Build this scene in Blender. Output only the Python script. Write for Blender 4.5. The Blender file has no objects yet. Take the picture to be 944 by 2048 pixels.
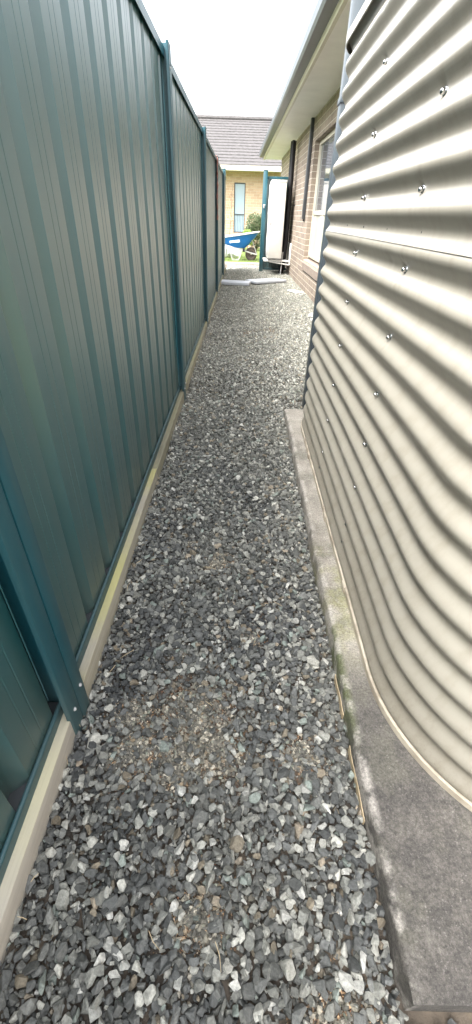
import bpy, bmesh, math, random
import numpy as np
from mathutils import Vector, Matrix
R = math.radians
random.seed(7); rng = np.random.default_rng(11)
scn = bpy.context.scene
COL = scn.collection
PI = math.pi

# ------------------------------------------------------------------ helpers
def tag(o, label=None, cat=None, group=None, kind=None):
    if label: o['label'] = label
    if cat: o['category'] = cat
    if group: o['group'] = group
    if kind: o['kind'] = kind
    return o
def empty(name, loc=(0, 0, 0), rz=0, label=None, cat=None, group=None):
    o = bpy.data.objects.new(name, None); COL.objects.link(o)
    o.location = loc; o.rotation_euler = (0, 0, rz); o.empty_display_size = .1
    return tag(o, label, cat, group)

class MB:
    def __init__(s): s.v = []; s.f = []
    def add(s, vs, fs):
        n = len(s.v); s.v += [tuple(v) for v in vs]; s.f += [tuple(i + n for i in f) for f in fs]; return s
    def box(s, x0, x1, y0, y1, z0, z1, M=None):
        vs = [Vector((x, y, z)) for x in (x0, x1) for y in (y0, y1) for z in (z0, z1)]
        if M: vs = [M @ v for v in vs]
        return s.add(vs, [(0, 1, 3, 2), (4, 6, 7, 5), (0, 4, 5, 1), (2, 3, 7, 6), (0, 2, 6, 4), (1, 5, 7, 3)])
    def rbox(s, x0, x1, y0, y1, z0, z1, b=.004, M=None):   # box with chamfered edges
        bm = bmesh.new(); bmesh.ops.create_cube(bm, size=1)
        for v in bm.verts: v.co = Vector(((x0 + x1) / 2 + v.co.x * (x1 - x0), (y0 + y1) / 2 + v.co.y * (y1 - y0), (z0 + z1) / 2 + v.co.z * (z1 - z0)))
        bmesh.ops.bevel(bm, geom=list(bm.edges), offset=b, segments=2, affect='EDGES', profile=.5)
        if M: bmesh.ops.transform(bm, matrix=M, verts=bm.verts)
        bm.verts.index_update()
        vs = [v.co.copy() for v in bm.verts]; fs = [[v.index for v in f.verts] for f in bm.faces]; bm.free()
        return s.add(vs, fs)
    def tube(s, pts, r, n=8, cap=True):
        pts = [Vector(p) for p in pts]; rs = r if isinstance(r, (list, tuple)) else [r] * len(pts)
        vs = []; fs = []; m = len(pts); ref = None
        for i, p in enumerate(pts):
            t = (pts[min(i + 1, m - 1)] - pts[max(i - 1, 0)]).normalized()
            if ref is None: ref = t.orthogonal().normalized()
            ref = (ref - t * ref.dot(t)).normalized(); b = t.cross(ref)
            for k in range(n):
                a = 2 * PI * k / n; vs.append(p + (ref * math.cos(a) + b * math.sin(a)) * rs[i])
        for i in range(m - 1):
            for k in range(n):
                a = i * n + k; c = i * n + (k + 1) % n
                fs.append((a, c, c + n, a + n))
        if cap: fs.append(tuple(range(n - 1, -1, -1))); fs.append(tuple((m - 1) * n + k for k in range(n)))
        return s.add(vs, fs)
    def lathe(s, prof, M=None, n=16):     # prof: (r, z) along local z
        vs = []; fs = []; m = len(prof)
        for (r, z) in prof:
            for k in range(n): vs.append(Vector((r * math.cos(2 * PI * k / n), r * math.sin(2 * PI * k / n), z)))
        for i in range(m - 1):
            for k in range(n):
                a = i * n + k; c = i * n + (k + 1) % n; fs.append((a, c, c + n, a + n))
        fs.append(tuple(range(n - 1, -1, -1))); fs.append(tuple((m - 1) * n + k for k in range(n)))
        if M: vs = [M @ v for v in vs]
        return s.add(vs, fs)
    def extr(s, poly, a, b, M=None):      # poly (u,v) -> extruded along local z from a to b
        n = len(poly); vs = [Vector((p[0], p[1], a)) for p in poly] + [Vector((p[0], p[1], b)) for p in poly]
        if M: vs = [M @ v for v in vs]
        return s.add(vs, [tuple(range(n - 1, -1, -1)), tuple(range(n, 2 * n))] + [(i, (i + 1) % n, n + (i + 1) % n, n + i) for i in range(n)])
    def build(s, name, mat, parent=None, smooth=None, fix=True):
        me = bpy.data.meshes.new(name); me.from_pydata(s.v, [], s.f); me.update()
        if fix:
            bm = bmesh.new(); bm.from_mesh(me); bmesh.ops.recalc_face_normals(bm, faces=bm.faces); bm.to_mesh(me); bm.free()
        me.materials.append(mat)
        o = bpy.data.objects.new(name, me); COL.objects.link(o)
        if parent: o.parent = parent
        if smooth is not None:
            me.shade_smooth() if hasattr(me, 'shade_smooth') else None
            if smooth < 180:
                try: me.set_sharp_from_angle(angle=R(smooth))
                except Exception: pass
        return o

def rotM(axis_from, to):  # rotation taking +z to vector
    return Vector((0, 0, 1)).rotation_difference(Vector(to)).to_matrix().to_4x4()

# ------------------------------------------------------------------ materials
def mat(name, base, rough=.6, metal=0, spec=.5, var=0, vs=8, col2=None, bump=0, bs=60, coat=0, aniso=None, stretch=(1, 1, 1)):
    m = bpy.data.materials.new(name); m.use_nodes = True
    nt = m.node_tree; b = nt.nodes['Principled BSDF']; N = nt.nodes.new; L = nt.links.new
    b.inputs['Roughness'].default_value = rough; b.inputs['Metallic'].default_value = metal
    b.inputs['Specular IOR Level'].default_value = spec
    b.inputs['Coat Weight'].default_value = coat
    tc = N('ShaderNodeTexCoord'); mp = N('ShaderNodeMapping'); mp.inputs['Scale'].default_value = stretch
    L(tc.outputs['Object'], mp.inputs['Vector'])
    if var or col2:
        n = N('ShaderNodeTexNoise'); n.inputs['Scale'].default_value = vs; n.inputs['Detail'].default_value = 6; n.inputs['Roughness'].default_value = .6
        L(mp.outputs[0], n.inputs['Vector'])
        cr = N('ShaderNodeValToRGB'); cr.color_ramp.elements[0].position = .33; cr.color_ramp.elements[1].position = .68
        c2 = col2 or tuple(min(1, c * (1 + var)) for c in base)
        c1 = base if col2 else tuple(c * (1 - var) for c in base)
        cr.color_ramp.elements[0].color = (*c1, 1); cr.color_ramp.elements[1].color = (*c2, 1)
        L(n.outputs['Fac'], cr.inputs[0]); L(cr.outputs[0], b.inputs['Base Color'])
    else: b.inputs['Base Color'].default_value = (*base, 1)
    if bump:
        n2 = N('ShaderNodeTexNoise'); n2.inputs['Scale'].default_value = bs; n2.inputs['Detail'].default_value = 5
        L(mp.outputs[0], n2.inputs['Vector'])
        bp = N('ShaderNodeBump'); bp.inputs['Strength'].default_value = 1; bp.inputs['Distance'].default_value = bump
        L(n2.outputs['Fac'], bp.inputs['Height']); L(bp.outputs[0], b.inputs['Normal'])
    return m

def brick_mat(name, c1, c2, mortar, axis='y', bw=.24, rh=.0856):
    m = bpy.data.materials.new(name); m.use_nodes = True
    nt = m.node_tree; b = nt.nodes['Principled BSDF']; N = nt.nodes.new; L = nt.links.new
    tc = N('ShaderNodeTexCoord'); sp = N('ShaderNodeSeparateXYZ'); cb = N('ShaderNodeCombineXYZ'); ad = N('ShaderNodeMath')
    L(tc.outputs['Object'], sp.inputs[0]); L(sp.outputs[0], ad.inputs[0]); L(sp.outputs[1], ad.inputs[1])
    L(ad.outputs[0], cb.inputs[0]); L(sp.outputs[2], cb.inputs[1])
    # slightly wavy joints
    nz = N('ShaderNodeTexNoise'); nz.inputs['Scale'].default_value = 14; L(tc.outputs['Object'], nz.inputs['Vector'])
    mx = N('ShaderNodeMix'); mx.data_type = 'VECTOR'; mx.inputs[0].default_value = .006
    L(cb.outputs[0], mx.inputs[4]); L(nz.outputs['Color'], mx.inputs[5])
    bt = N('ShaderNodeTexBrick'); bt.inputs['Scale'].default_value = 1; bt.offset = .5
    bt.inputs['Brick Width'].default_value = bw; bt.inputs['Row Height'].default_value = rh
    bt.inputs['Mortar Size'].default_value = .005; bt.inputs['Mortar Smooth'].default_value = .35; bt.inputs['Bias'].default_value = 0
    bt.inputs['Color1'].default_value = (*c1, 1); bt.inputs['Color2'].default_value = (*c2, 1); bt.inputs['Mortar'].default_value = (*mortar, 1)
    L(mx.outputs[1], bt.inputs['Vector'])
    n = N('ShaderNodeTexNoise'); n.inputs['Scale'].default_value = 45; n.inputs['Detail'].default_value = 6; L(tc.outputs['Object'], n.inputs['Vector'])
    mr = N('ShaderNodeMapRange'); mr.inputs['To Min'].default_value = .72; mr.inputs['To Max'].default_value = 1.25; L(n.outputs['Fac'], mr.inputs['Value'])
    mu = N('ShaderNodeMix'); mu.data_type = 'RGBA'; mu.blend_type = 'MULTIPLY'; mu.inputs[0].default_value = 1
    L(bt.outputs['Color'], mu.inputs[6]); L(mr.outputs[0], mu.inputs[7]); L(mu.outputs[2], b.inputs['Base Color'])
    b.inputs['Roughness'].default_value = .9
    sb = N('ShaderNodeMath'); sb.operation = 'SUBTRACT'; L(n.outputs['Fac'], sb.inputs[0]); L(bt.outputs['Fac'], sb.inputs[1])
    bp = N('ShaderNodeBump'); bp.inputs['Distance'].default_value = .006; L(sb.outputs[0], bp.inputs['Height']); L(bp.outputs[0], b.inputs['Normal'])
    return m

M = {}
def steel(name, base, rough, dirt, dz=(0.0, .5), spec=.5, bd=.0012, streak=.22):
    """painted steel with faint mottling, splashed dust low down and slight oil-canning"""
    m = bpy.data.materials.new(name); m.use_nodes = True
    nt = m.node_tree; b = nt.nodes['Principled BSDF']; N = nt.nodes.new; L = nt.links.new
    tc = N('ShaderNodeTexCoord')
    n = N('ShaderNodeTexNoise'); n.inputs['Scale'].default_value = 3.5; n.inputs['Detail'].default_value = 8; L(tc.outputs['Object'], n.inputs['Vector'])
    n2 = N('ShaderNodeTexNoise'); n2.inputs['Scale'].default_value = 160; n2.inputs['Detail'].default_value = 3; L(tc.outputs['Object'], n2.inputs['Vector'])
    g = N('ShaderNodeNewGeometry'); sp = N('ShaderNodeSeparateXYZ'); L(g.outputs['Position'], sp.inputs[0])
    mr = N('ShaderNodeMapRange'); mr.inputs['From Min'].default_value = dz[1]; mr.inputs['From Max'].default_value = dz[0]; L(sp.outputs[2], mr.inputs['Value'])
    m1 = N('ShaderNodeMath'); m1.operation = 'MULTIPLY'; L(mr.outputs[0], m1.inputs[0]); L(n.outputs['Fac'], m1.inputs[1])
    sc = N('ShaderNodeMapRange'); sc.inputs['From Min'].default_value = .5; sc.inputs['From Max'].default_value = .75; sc.inputs['To Max'].default_value = .5; L(n2.outputs['Fac'], sc.inputs['Value'])
    m2 = N('ShaderNodeMath'); m2.operation = 'ADD'; L(m1.outputs[0], m2.inputs[0])
    m3 = N('ShaderNodeMath'); m3.operation = 'MULTIPLY'; L(sc.outputs[0], m3.inputs[0]); L(m1.outputs[0], m3.inputs[1]); L(m3.outputs[0], m2.inputs[1])
    mps = N('ShaderNodeMapping'); mps.inputs['Scale'].default_value = (26, 26, 1.1); L(tc.outputs['Object'], mps.inputs[0])
    ns = N('ShaderNodeTexNoise'); ns.inputs['Scale'].default_value = 1; ns.inputs['Detail'].default_value = 7; ns.inputs['Roughness'].default_value = .65; L(mps.outputs[0], ns.inputs['Vector'])
    ms = N('ShaderNodeMapRange'); ms.inputs['From Min'].default_value = .48; ms.inputs['From Max'].default_value = .75; ms.inputs['To Max'].default_value = streak; L(ns.outputs['Fac'], ms.inputs['Value'])
    m4 = N('ShaderNodeMath'); m4.operation = 'ADD'; L(ms.outputs[0], m4.inputs[1]); L(m2.outputs[0], m4.inputs[0])
    mx = N('ShaderNodeMix'); mx.data_type = 'RGBA'; mx.inputs[6].default_value = (*base, 1); mx.inputs[7].default_value = (*dirt, 1)
    L(m4.outputs[0], mx.inputs[0]); L(mx.outputs[2], b.inputs['Base Color'])
    rr = N('ShaderNodeMapRange'); rr.inputs['To Min'].default_value = rough * .85; rr.inputs['To Max'].default_value = rough * 1.2; L(n.outputs['Fac'], rr.inputs['Value'])
    ra = N('ShaderNodeMath'); ra.operation = 'ADD'; L(rr.outputs[0], ra.inputs[0]); 
    m5 = N('ShaderNodeMath'); m5.operation = 'MULTIPLY'; m5.inputs[1].default_value = .35; L(m2.outputs[0], m5.inputs[0]); L(m5.outputs[0], ra.inputs[1])
    L(ra.outputs[0], b.inputs['Roughness'])
    b.inputs['Specular IOR Level'].default_value = spec
    return m
M['teal'] = steel('teal_steel', (.011, .076, .086), .34, (.09, .105, .08), (0, .40), spec=.6, bd=.0006)
M['teal'].node_tree.nodes['Principled BSDF'].inputs['Coat Weight'].default_value = .8; M['teal'].node_tree.nodes['Principled BSDF'].inputs['Coat Roughness'].default_value = .36; M['teal'].node_tree.nodes['Principled BSDF'].inputs['Coat IOR'].default_value = 1.75
M['tealpost'] = steel('teal_post_steel', (.010, .07, .092), .36, (.10, .12, .10), (-.05, .25), spec=.6)
M['tank'] = steel('cream_steel', (.245, .230, .193), .33, (.15, .13, .095), (.04, .35), spec=.6, streak=.42)
M['ring'] = mat('cream_trim', (.50, .45, .36), .55, col2=(.25, .21, .16), vs=14, bump=.001, bs=40)
M['chrome'] = mat('screw_steel', (.55, .55, .56), .22, metal=1)
M['rubber'] = mat('black_rubber', (.012, .012, .013), .7)
M['brick'] = brick_mat('tan_brick', (.265, .215, .165), (.19, .15, .12), (.50, .46, .38))
M['brick2'] = brick_mat('orange_brick', (.50, .36, .25), (.40, .28, .19), (.58, .50, .40))
M['sill'] = mat('sill_brick', (.17, .135, .11), .9, col2=(.24, .195, .16), vs=25, bump=.003, bs=80)
M['white'] = mat('white_paint', (.72, .71, .67), .45, var=.06, vs=3)
M['cream'] = mat('cream_frame', (.50, .47, .38), .4, var=.05, vs=4)
M['acbody'] = mat('ivory_metal', (.56, .54, .49), .4, var=.07, vs=4, bump=.0006, bs=30)
M['dark'] = mat('dark_grey_metal', (.05, .055, .06), .45, var=.15, vs=6)
M['slate'] = mat('slate_downpipe', (.045, .058, .068), .4, var=.12, vs=6)
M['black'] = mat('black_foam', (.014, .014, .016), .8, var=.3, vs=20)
M['roof'] = mat('dark_roof_tile', (.07, .065, .065), .8, var=.3, vs=9, bump=.006, bs=20)
M['plank'] = mat('pale_grey_board', (.50, .52, .56), .6, var=.08, vs=6, bump=.001, bs=30)
M['soil'] = mat('dirt', (.050, .044, .038), 1, col2=(.15, .12, .09), vs=9, bump=.006, bs=90)
M['lawnsoil'] = mat('lawn_soil', (.09, .12, .035), 1, col2=(.16, .20, .06), vs=3, bump=.01, bs=30)
M['grass'] = mat('grass_blades', (.12, .19, .035), .6, col2=(.24, .30, .09), vs=6)
M['leafd'] = mat('grey_green_leaf', (.055, .085, .035), .55, col2=(.13, .17, .085), vs=14)
M['leafl'] = mat('lime_leaf', (.17, .27, .05), .55, col2=(.28, .38, .10), vs=14)
M['bark'] = mat('bark', (.13, .095, .07), .9, var=.3, vs=30)
M['blue'] = mat('blue_plastic', (.006, .14, .48), .32, var=.12, vs=7)
M['galv'] = mat('galvanised', (.48, .48, .48), .5, metal=.25, var=.15, vs=25)
M['tyre'] = mat('tyre', (.06, .048, .042), .85, var=.3, vs=30)
M['rim'] = mat('dusty_rim', (.26, .17, .13), .6, var=.3, vs=20)
M['letter'] = mat('white_print', (.85, .87, .88), .5)
M['bag'] = mat('white_bag', (.74, .75, .77), .6, var=.1, vs=8, bump=.01, bs=9)
M['rust'] = mat('red_brown_cloth', (.16, .05, .035), .9, col2=(.30, .17, .14), vs=22, bump=.004, bs=60)
M['straw'] = mat('straw', (.48, .38, .24), .8, var=.25, vs=40)
M['plaster'] = mat('white_scrap', (.74, .73, .70), .8, var=.08, vs=30, bump=.003, bs=60)
M['kerb'] = mat('kerb_concrete', (.36, .30, .24), .9, var=.2, vs=9, bump=.004, bs=60)

# glass
def glass(name, tint, refl=.12):
    m = bpy.data.materials.new(name); m.use_nodes = True
    b = m.node_tree.nodes['Principled BSDF']
    b.inputs['Base Color'].default_value = (*tint, 1); b.inputs['Roughness'].default_value = .06; b.inputs['Specular IOR Level'].default_value = .9
    return m
M['glass'] = glass('window_glass', (.42, .45, .40)); M['glassd'] = glass('dark_glass', (.06, .08, .10)); M['glassb'] = glass('pale_curtain_glass', (.30, .38, .44))

# timber plinth: yellowed treated pine, weathered grey side
def timber(name, ca, cb, top):
    m = mat(name, ca, .85, col2=cb, vs=7, bump=.0012, bs=22, stretch=(6, .35, 6))
    nt = m.node_tree; N = nt.nodes.new; L = nt.links.new; b = nt.nodes['Principled BSDF']
    src = b.inputs['Base Color'].links[0].from_socket
    g = N('ShaderNodeNewGeometry'); tc = N('ShaderNodeTexCoord')
    n = N('ShaderNodeTexNoise'); n.inputs['Scale'].default_value = 2.2; n.inputs['Detail'].default_value = 5; L(tc.outputs['Object'], n.inputs['Vector'])
    at = N('ShaderNodeSeparateXYZ'); L(g.outputs['Position'], at.inputs[0])
    # lime-yellow fresh treated wood colour on the planed upper face of the board
    up = N('ShaderNodeMapRange'); up.inputs['From Min'].default_value = .0575; up.inputs['From Max'].default_value = .0605; L(at.outputs[2], up.inputs['Value'])
    mm = N('ShaderNodeMapRange'); mm.inputs['From Min'].default_value = .42; mm.inputs['From Max'].default_value = .62; L(n.outputs['Fac'], mm.inputs['Value'])
    mu = N('ShaderNodeMath'); mu.operation = 'MULTIPLY'; L(up.outputs[0], mu.inputs[0]); L(mm.outputs[0], mu.inputs[1])
    mx = N('ShaderNodeMix'); mx.data_type = 'RGBA'; mx.inputs[7].default_value = (*top, 1); L(src, mx.inputs[6]); L(mu.outputs[0], mx.inputs[0])
    L(mx.outputs[2], b.inputs['Base Color'])
    return m
M['timber'] = timber('treated_pine', (.30, .27, .20), (.40, .37, .30), (.44, .41, .19)); M['timber_pale'] = timber('pale_pine', (.42, .38, .32), (.52, .48, .41), (.56, .52, .36)); M['timber_old'] = timber('old_pine', (.17, .16, .11), (.28, .26, .19), (.23, .22, .12))

def slab_mat():
    m = bpy.data.materials.new('stained_concrete'); m.use_nodes = True
    nt = m.node_tree; b = nt.nodes['Principled BSDF']; N = nt.nodes.new; L = nt.links.new
    tc = N('ShaderNodeTexCoord')
    def noise(s, d=6, r=.6):
        n = N('ShaderNodeTexNoise'); n.inputs['Scale'].default_value = s; n.inputs['Detail'].default_value = d; n.inputs['Roughness'].default_value = r; L(tc.outputs['Object'], n.inputs['Vector']); return n.outputs['Fac']
    def ramp(f, a, bb, c1, c2):
        r = N('ShaderNodeValToRGB'); r.color_ramp.elements[0].position = a; r.color_ramp.elements[1].position = bb
        r.color_ramp.elements[0].color = (*c1, 1); r.color_ramp.elements[1].color = (*c2, 1); L(f, r.inputs[0]); return r.outputs[0]
    def mixc(f, a, c):
        x = N('ShaderNodeMix'); x.data_type = 'RGBA'; L(f, x.inputs[0]); L(a, x.inputs[6])
        if isinstance(c, tuple): x.inputs[7].default_value = (*c, 1)
        else: L(c, x.inputs[7])
        return x.outputs[2]
    def rng_(f, a, bb, t0=0, t1=1):
        x = N('ShaderNodeMapRange'); x.interpolation_type = 'SMOOTHSTEP'
        for k, v in zip(('From Min', 'From Max', 'To Min', 'To Max'), (a, bb, t0, t1)): x.inputs[k].default_value = v
        L(f, x.inputs['Value']); return x.outputs[0]
    def mul(a, c):
        x = N('ShaderNodeMath'); x.operation = 'MULTIPLY'; L(a, x.inputs[0]); L(c, x.inputs[1]); return x.outputs[0]
    sp = N('ShaderNodeSeparateXYZ'); L(tc.outputs['Object'], sp.inputs[0]); X, Y = sp.outputs[0], sp.outputs[1]
    base = ramp(noise(6, 9, .7), .3, .7, (.15, .135, .115), (.34, .315, .27))
    base = mixc(mul(rng_(Y, .85, .55), rng_(noise(16, 10, .8), .3, .6, .6, 1)), base, (.060, .055, .050))      # weathered dark end
    base = mixc(mul(rng_(noise(11, 8), .48, .62), rng_(Y, 2.3, 2.1, 0, .6)), base, (.10, .095, .075))   # dark blotches
    green = mul(mul(mul(rng_(Y, .66, .9), rng_(Y, 1.45, 1.1)), rng_(noise(7, 8), .42, .60, 0, .62)), rng_(noise(60, 4), .3, .55, .35, 1))
    base = mixc(green, base, (.22, .215, .10))
    green2 = mul(mul(rng_(Y, .45, .62), rng_(Y, .95, .8)), mul(rng_(X, .335, .31), rng_(noise(13), .35, .5)))
    base = mixc(green2, base, (.095, .105, .05))
    base = mixc(mul(rng_(X, .335, .318, 0, .6), rng_(noise(17), .45, .6)), base, (.42, .39, .35))          # worn pale arris
    base = mixc(rng_(noise(260, 3), .58, .75, 0, .25), base, (.42, .39, .36))
    gm = N('ShaderNodeMix'); gm.data_type = 'RGBA'; gm.blend_type = 'MULTIPLY'; gm.inputs[0].default_value = 1; L(base, gm.inputs[6]); L(rng_(noise(170, 9, .85), .32, .68, .5, 1.5), gm.inputs[7]); base = gm.outputs[2]
    L(base, b.inputs['Base Color']); b.inputs['Roughness'].default_value = .88
    bp = N('ShaderNodeBump'); bp.inputs['Distance'].default_value = .003; L(noise(130, 8), bp.inputs['Height']); L(bp.outputs[0], b.inputs['Normal'])
    return m
M['slab'] = slab_mat()

def stone_mat():
    m = bpy.data.materials.new('crushed_stone'); m.use_nodes = True
    nt = m.node_tree; b = nt.nodes['Principled BSDF']; N = nt.nodes.new; L = nt.links.new
    a = N('ShaderNodeAttribute'); a.attribute_name = 'stone'; a.attribute_type = 'GEOMETRY'
    tc = N('ShaderNodeTexCoord')
    n = N('ShaderNodeTexNoise'); n.inputs['Scale'].default_value = 160; n.inputs['Detail'].default_value = 5; n.inputs['Roughness'].default_value = .7; L(tc.outputs['Object'], n.inputs['Vector'])
    mr = N('ShaderNodeMapRange'); mr.inputs['From Min'].default_value = .3; mr.inputs['From Max'].default_value = .7; mr.inputs['To Min'].default_value = .62; mr.inputs['To Max'].default_value = 1.45; L(n.outputs['Fac'], mr.inputs['Value'])
    mu = N('ShaderNodeMix'); mu.data_type = 'RGBA'; mu.blend_type = 'MULTIPLY'; mu.inputs[0].default_value = 1
    L(a.outputs['Color'], mu.inputs[6]); L(mr.outputs[0], mu.inputs[7]); L(mu.outputs[2], b.inputs['Base Color'])
    b.inputs['Roughness'].default_value = .78; b.inputs['Specular IOR Level'].default_value = .4
    bp = N('ShaderNodeBump'); bp.inputs['Distance'].default_value = .0022; L(n.outputs['Fac'], bp.inputs['Height']); L(bp.outputs[0], b.inputs['Normal'])
    return m
M['stone'] = stone_mat()

# ------------------------------------------------------------------ ground
def plane_grid(name, xs, ys, zf, m, kind='structure'):
    vs = [(x, y, zf(x, y)) for y in ys for x in xs]; nx = len(xs)
    fs = [(j * nx + i, j * nx + i + 1, (j + 1) * nx + i + 1, (j + 1) * nx + i) for j in range(len(ys) - 1) for i in range(nx - 1)]
    mb = MB(); mb.v = vs; mb.f = fs
    o = mb.build(name, m, fix=False, smooth=180); o['kind'] = kind; return o
big = MB(); big.add([(-400, -400, -.06), (400, -400, -.06), (400, 600, -.06), (-400, 600, -.06)], [(0, 1, 2, 3)])
tag(big.build('ground', M['lawnsoil'], fix=False), kind='structure')

PATCH = [  # dirt patches (x, y, radius, strength)
    (-.10, .61, .11, .9), (-.04, .52, .10, .75), (-.26, .60, .055, .85), (-.235, .50, .06, 1.0), (.18, .50, .05, .9), (-.12, .47, .07, .7), (-.06, 1.21, .06, .8),
    (.06, .86, .045, .55), (-.16, .78, .03, .5), (.10, 5.15, .12, .8), (.35, 5.25, .16, .7), (.08, 4.0, .12, .5), (.25, 4.3, .12, .5), (-.17, 1.31, .025, .7),
    (-.10, 12.7, .35, .6), (-.2, 1.75, .05, .4), (.16, 1.75, .07, .35), (.55, 6.3, .2, .5), (-.05, .2, .06, .7), (.2, .05, .07, .8), (.1, 2.9, .1, .35)]
def patchv(x, y):
    s = 0.0
    for (px, py, r, k) in PATCH:
        d = ((x - px) ** 2 + (y - py) ** 2 * (1 if py < 2.5 else .4)) / (r * r)
        if d < 5: s = max(s, k * math.exp(-d * .7))
    if s > 0: s *= .72 + .55 * math.sin(x * 83 + 2 * math.sin(y * 41)) * math.sin(y * 71 + 2 * math.sin(x * 53))
    return max(0, s)
def und(x, y):
    return .005 * math.sin(x * 7.1 + y * 2.3) + .004 * math.sin(y * 5.3 - x * 3.1) + .003 * math.sin(x * 13 + y * 11)
def groundz(x, y):
    n = .002 * math.sin(x * 61 + y * 37) * math.sin(y * 53 - x * 29)
    return -.024 + und(x, y) + .021 * min(1, patchv(x, y) * 1.2) + n
xs = list(np.linspace(-.62, 1.42, 140)); ys = list(np.linspace(-1.6, 3, 300)) + list(np.linspace(3.05, 13.7, 220))
plane_grid('gravel_bed_soil', xs, ys, groundz, M['soil'])

# ---- crushed stones, all real geometry
def stone_variant(seed, n, hi):
    rs = random.Random(seed); bm = bmesh.new()
    ax = (1, rs.uniform(.66, .95), rs.uniform(.50, .78))
    for _ in range(n):
        v = Vector((rs.gauss(0, 1), rs.gauss(0, 1), rs.gauss(0, 1))).normalized()
        p = 3.2; q = (abs(v.x) ** p + abs(v.y) ** p + abs(v.z) ** p) ** (1 / p); v = v / q * rs.uniform(.82, 1)
        bm.verts.new((v.x * ax[0], v.y * ax[1], v.z * ax[2]))
    r = bmesh.ops.convex_hull(bm, input=bm.verts)
    bmesh.ops.delete(bm, geom=[e for e in r['geom_interior'] if isinstance(e, bmesh.types.BMVert)], context='VERTS')
    if hi:
        bmesh.ops.dissolve_limit(bm, angle_limit=R(16), verts=bm.verts, edges=bm.edges)
        bmesh.ops.bevel(bm, geom=list(bm.edges), offset=.035, segments=1, affect='EDGES', clamp_overlap=True)
    bmesh.ops.triangulate(bm, faces=bm.faces); bmesh.ops.recalc_face_normals(bm, faces=bm.faces)
    bm.verts.index_update()
    v = np.array([v.co[:] for v in bm.verts], dtype=np.float32); f = np.array([[a.index for a in fc.verts] for fc in bm.faces], dtype=np.int32)
    bm.free(); return v, f
VH = [stone_variant(i, 12, True) for i in range(22)]
VL = [stone_variant(50 + i, 11, False) for i in range(10)]
PAL = np.array([(.050, .053, .054), (.080, .083, .082), (.11, .112, .106), (.15, .152, .138), (.21, .21, .188), (.32, .315, .28), (.37, .365, .335), (.17, .195, .175), (.15, .125, .09), (.24, .20, .15)])
WT = np.array([.22, .20, .15, .13, .11, .075, .035, .035, .03, .015]); WT /= WT.sum()

def allowed(x, y, m=0.0):
    if y < 2.68 and x > .311 - m and y > .088: return False
    return True
def grid_pts(x0, x1, y0, y1, sp):
    nx = int((x1 - x0) / sp); ny = int((y1 - y0) / sp)
    gx, gy = np.meshgrid(np.arange(nx), np.arange(ny)); gx = gx.ravel().astype(float); gy = gy.ravel().astype(float)
    gx += (gy % 2) * .5
    x = x0 + (gx + rng.uniform(-.42, .42, gx.size)) * sp; y = y0 + (gy + rng.uniform(-.42, .42, gx.size)) * sp
    return x, y
def rotmats(n, flat):
    yaw = rng.uniform(0, 2 * PI, n); t1 = rng.normal(0, flat, n); t2 = rng.normal(0, flat, n)
    c, s = np.cos(yaw), np.sin(yaw); c1, s1 = np.cos(t1), np.sin(t1); c2, s2 = np.cos(t2), np.sin(t2)
    Z = np.zeros(n); O = np.ones(n)
    Rz = np.stack([c, -s, Z, s, c, Z, Z, Z, O], 1).reshape(n, 3, 3)
    Rx = np.stack([O, Z, Z, Z, c1, -s1, Z, s1, c1], 1).reshape(n, 3, 3)
    Ry = np.stack([c2, Z, s2, Z, O, Z, -s2, Z, c2], 1).reshape(n, 3, 3)
    return Rz @ Rx @ Ry
def stones_mesh(name, batches, mt):
    V = []; Fc = []; C = []; off = 0
    for (P, S, variants, flat, col) in batches:
        n = len(P); idx = rng.integers(0, len(variants), n); RM = rotmats(n, flat)
        for k, (v, f) in enumerate(variants):
            sel = np.where(idx == k)[0]
            if not len(sel): continue
            w = (np.einsum('nij,vj->nvi', RM[sel], v) * S[sel][:, None, None] + P[sel][:, None, :]).astype(np.float32)
            nv = v.shape[0]; V.append(w.reshape(-1, 3))
            ff = f[None] + (np.arange(len(sel)) * nv)[:, None, None] + off; Fc.append(ff.reshape(-1, 3)); off += nv * len(sel)
            C.append(np.repeat(col[sel], nv, 0))
    V = np.concatenate(V); Fc = np.concatenate(Fc).astype(np.int32); C = np.concatenate(C)
    me = bpy.data.meshes.new(name); me.vertices.add(len(V)); me.vertices.foreach_set('co', V.ravel())
    nf = len(Fc); me.loops.add(nf * 3); me.polygons.add(nf)
    me.loops.foreach_set('vertex_index', Fc.ravel()); me.polygons.foreach_set('loop_start', np.arange(0, nf * 3, 3, dtype=np.int32))
    me.polygons.foreach_set('use_smooth', np.zeros(nf, dtype=bool))
    me.update(calc_edges=True)
    at = me.attributes.new('stone', 'FLOAT_COLOR', 'POINT'); at.data.foreach_set('color', np.concatenate([C, np.ones((len(C), 1))], 1).astype(np.float32).ravel())
    me.materials.append(mt); o = bpy.data.objects.new(name, me); COL.objects.link(o); return o
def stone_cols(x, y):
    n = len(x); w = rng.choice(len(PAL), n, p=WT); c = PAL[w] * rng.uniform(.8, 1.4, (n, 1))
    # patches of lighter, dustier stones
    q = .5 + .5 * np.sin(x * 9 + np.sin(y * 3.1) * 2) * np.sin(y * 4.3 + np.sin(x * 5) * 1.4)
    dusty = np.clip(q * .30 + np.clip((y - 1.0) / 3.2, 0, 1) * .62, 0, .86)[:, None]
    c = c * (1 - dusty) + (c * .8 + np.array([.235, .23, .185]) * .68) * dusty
    return c
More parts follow.
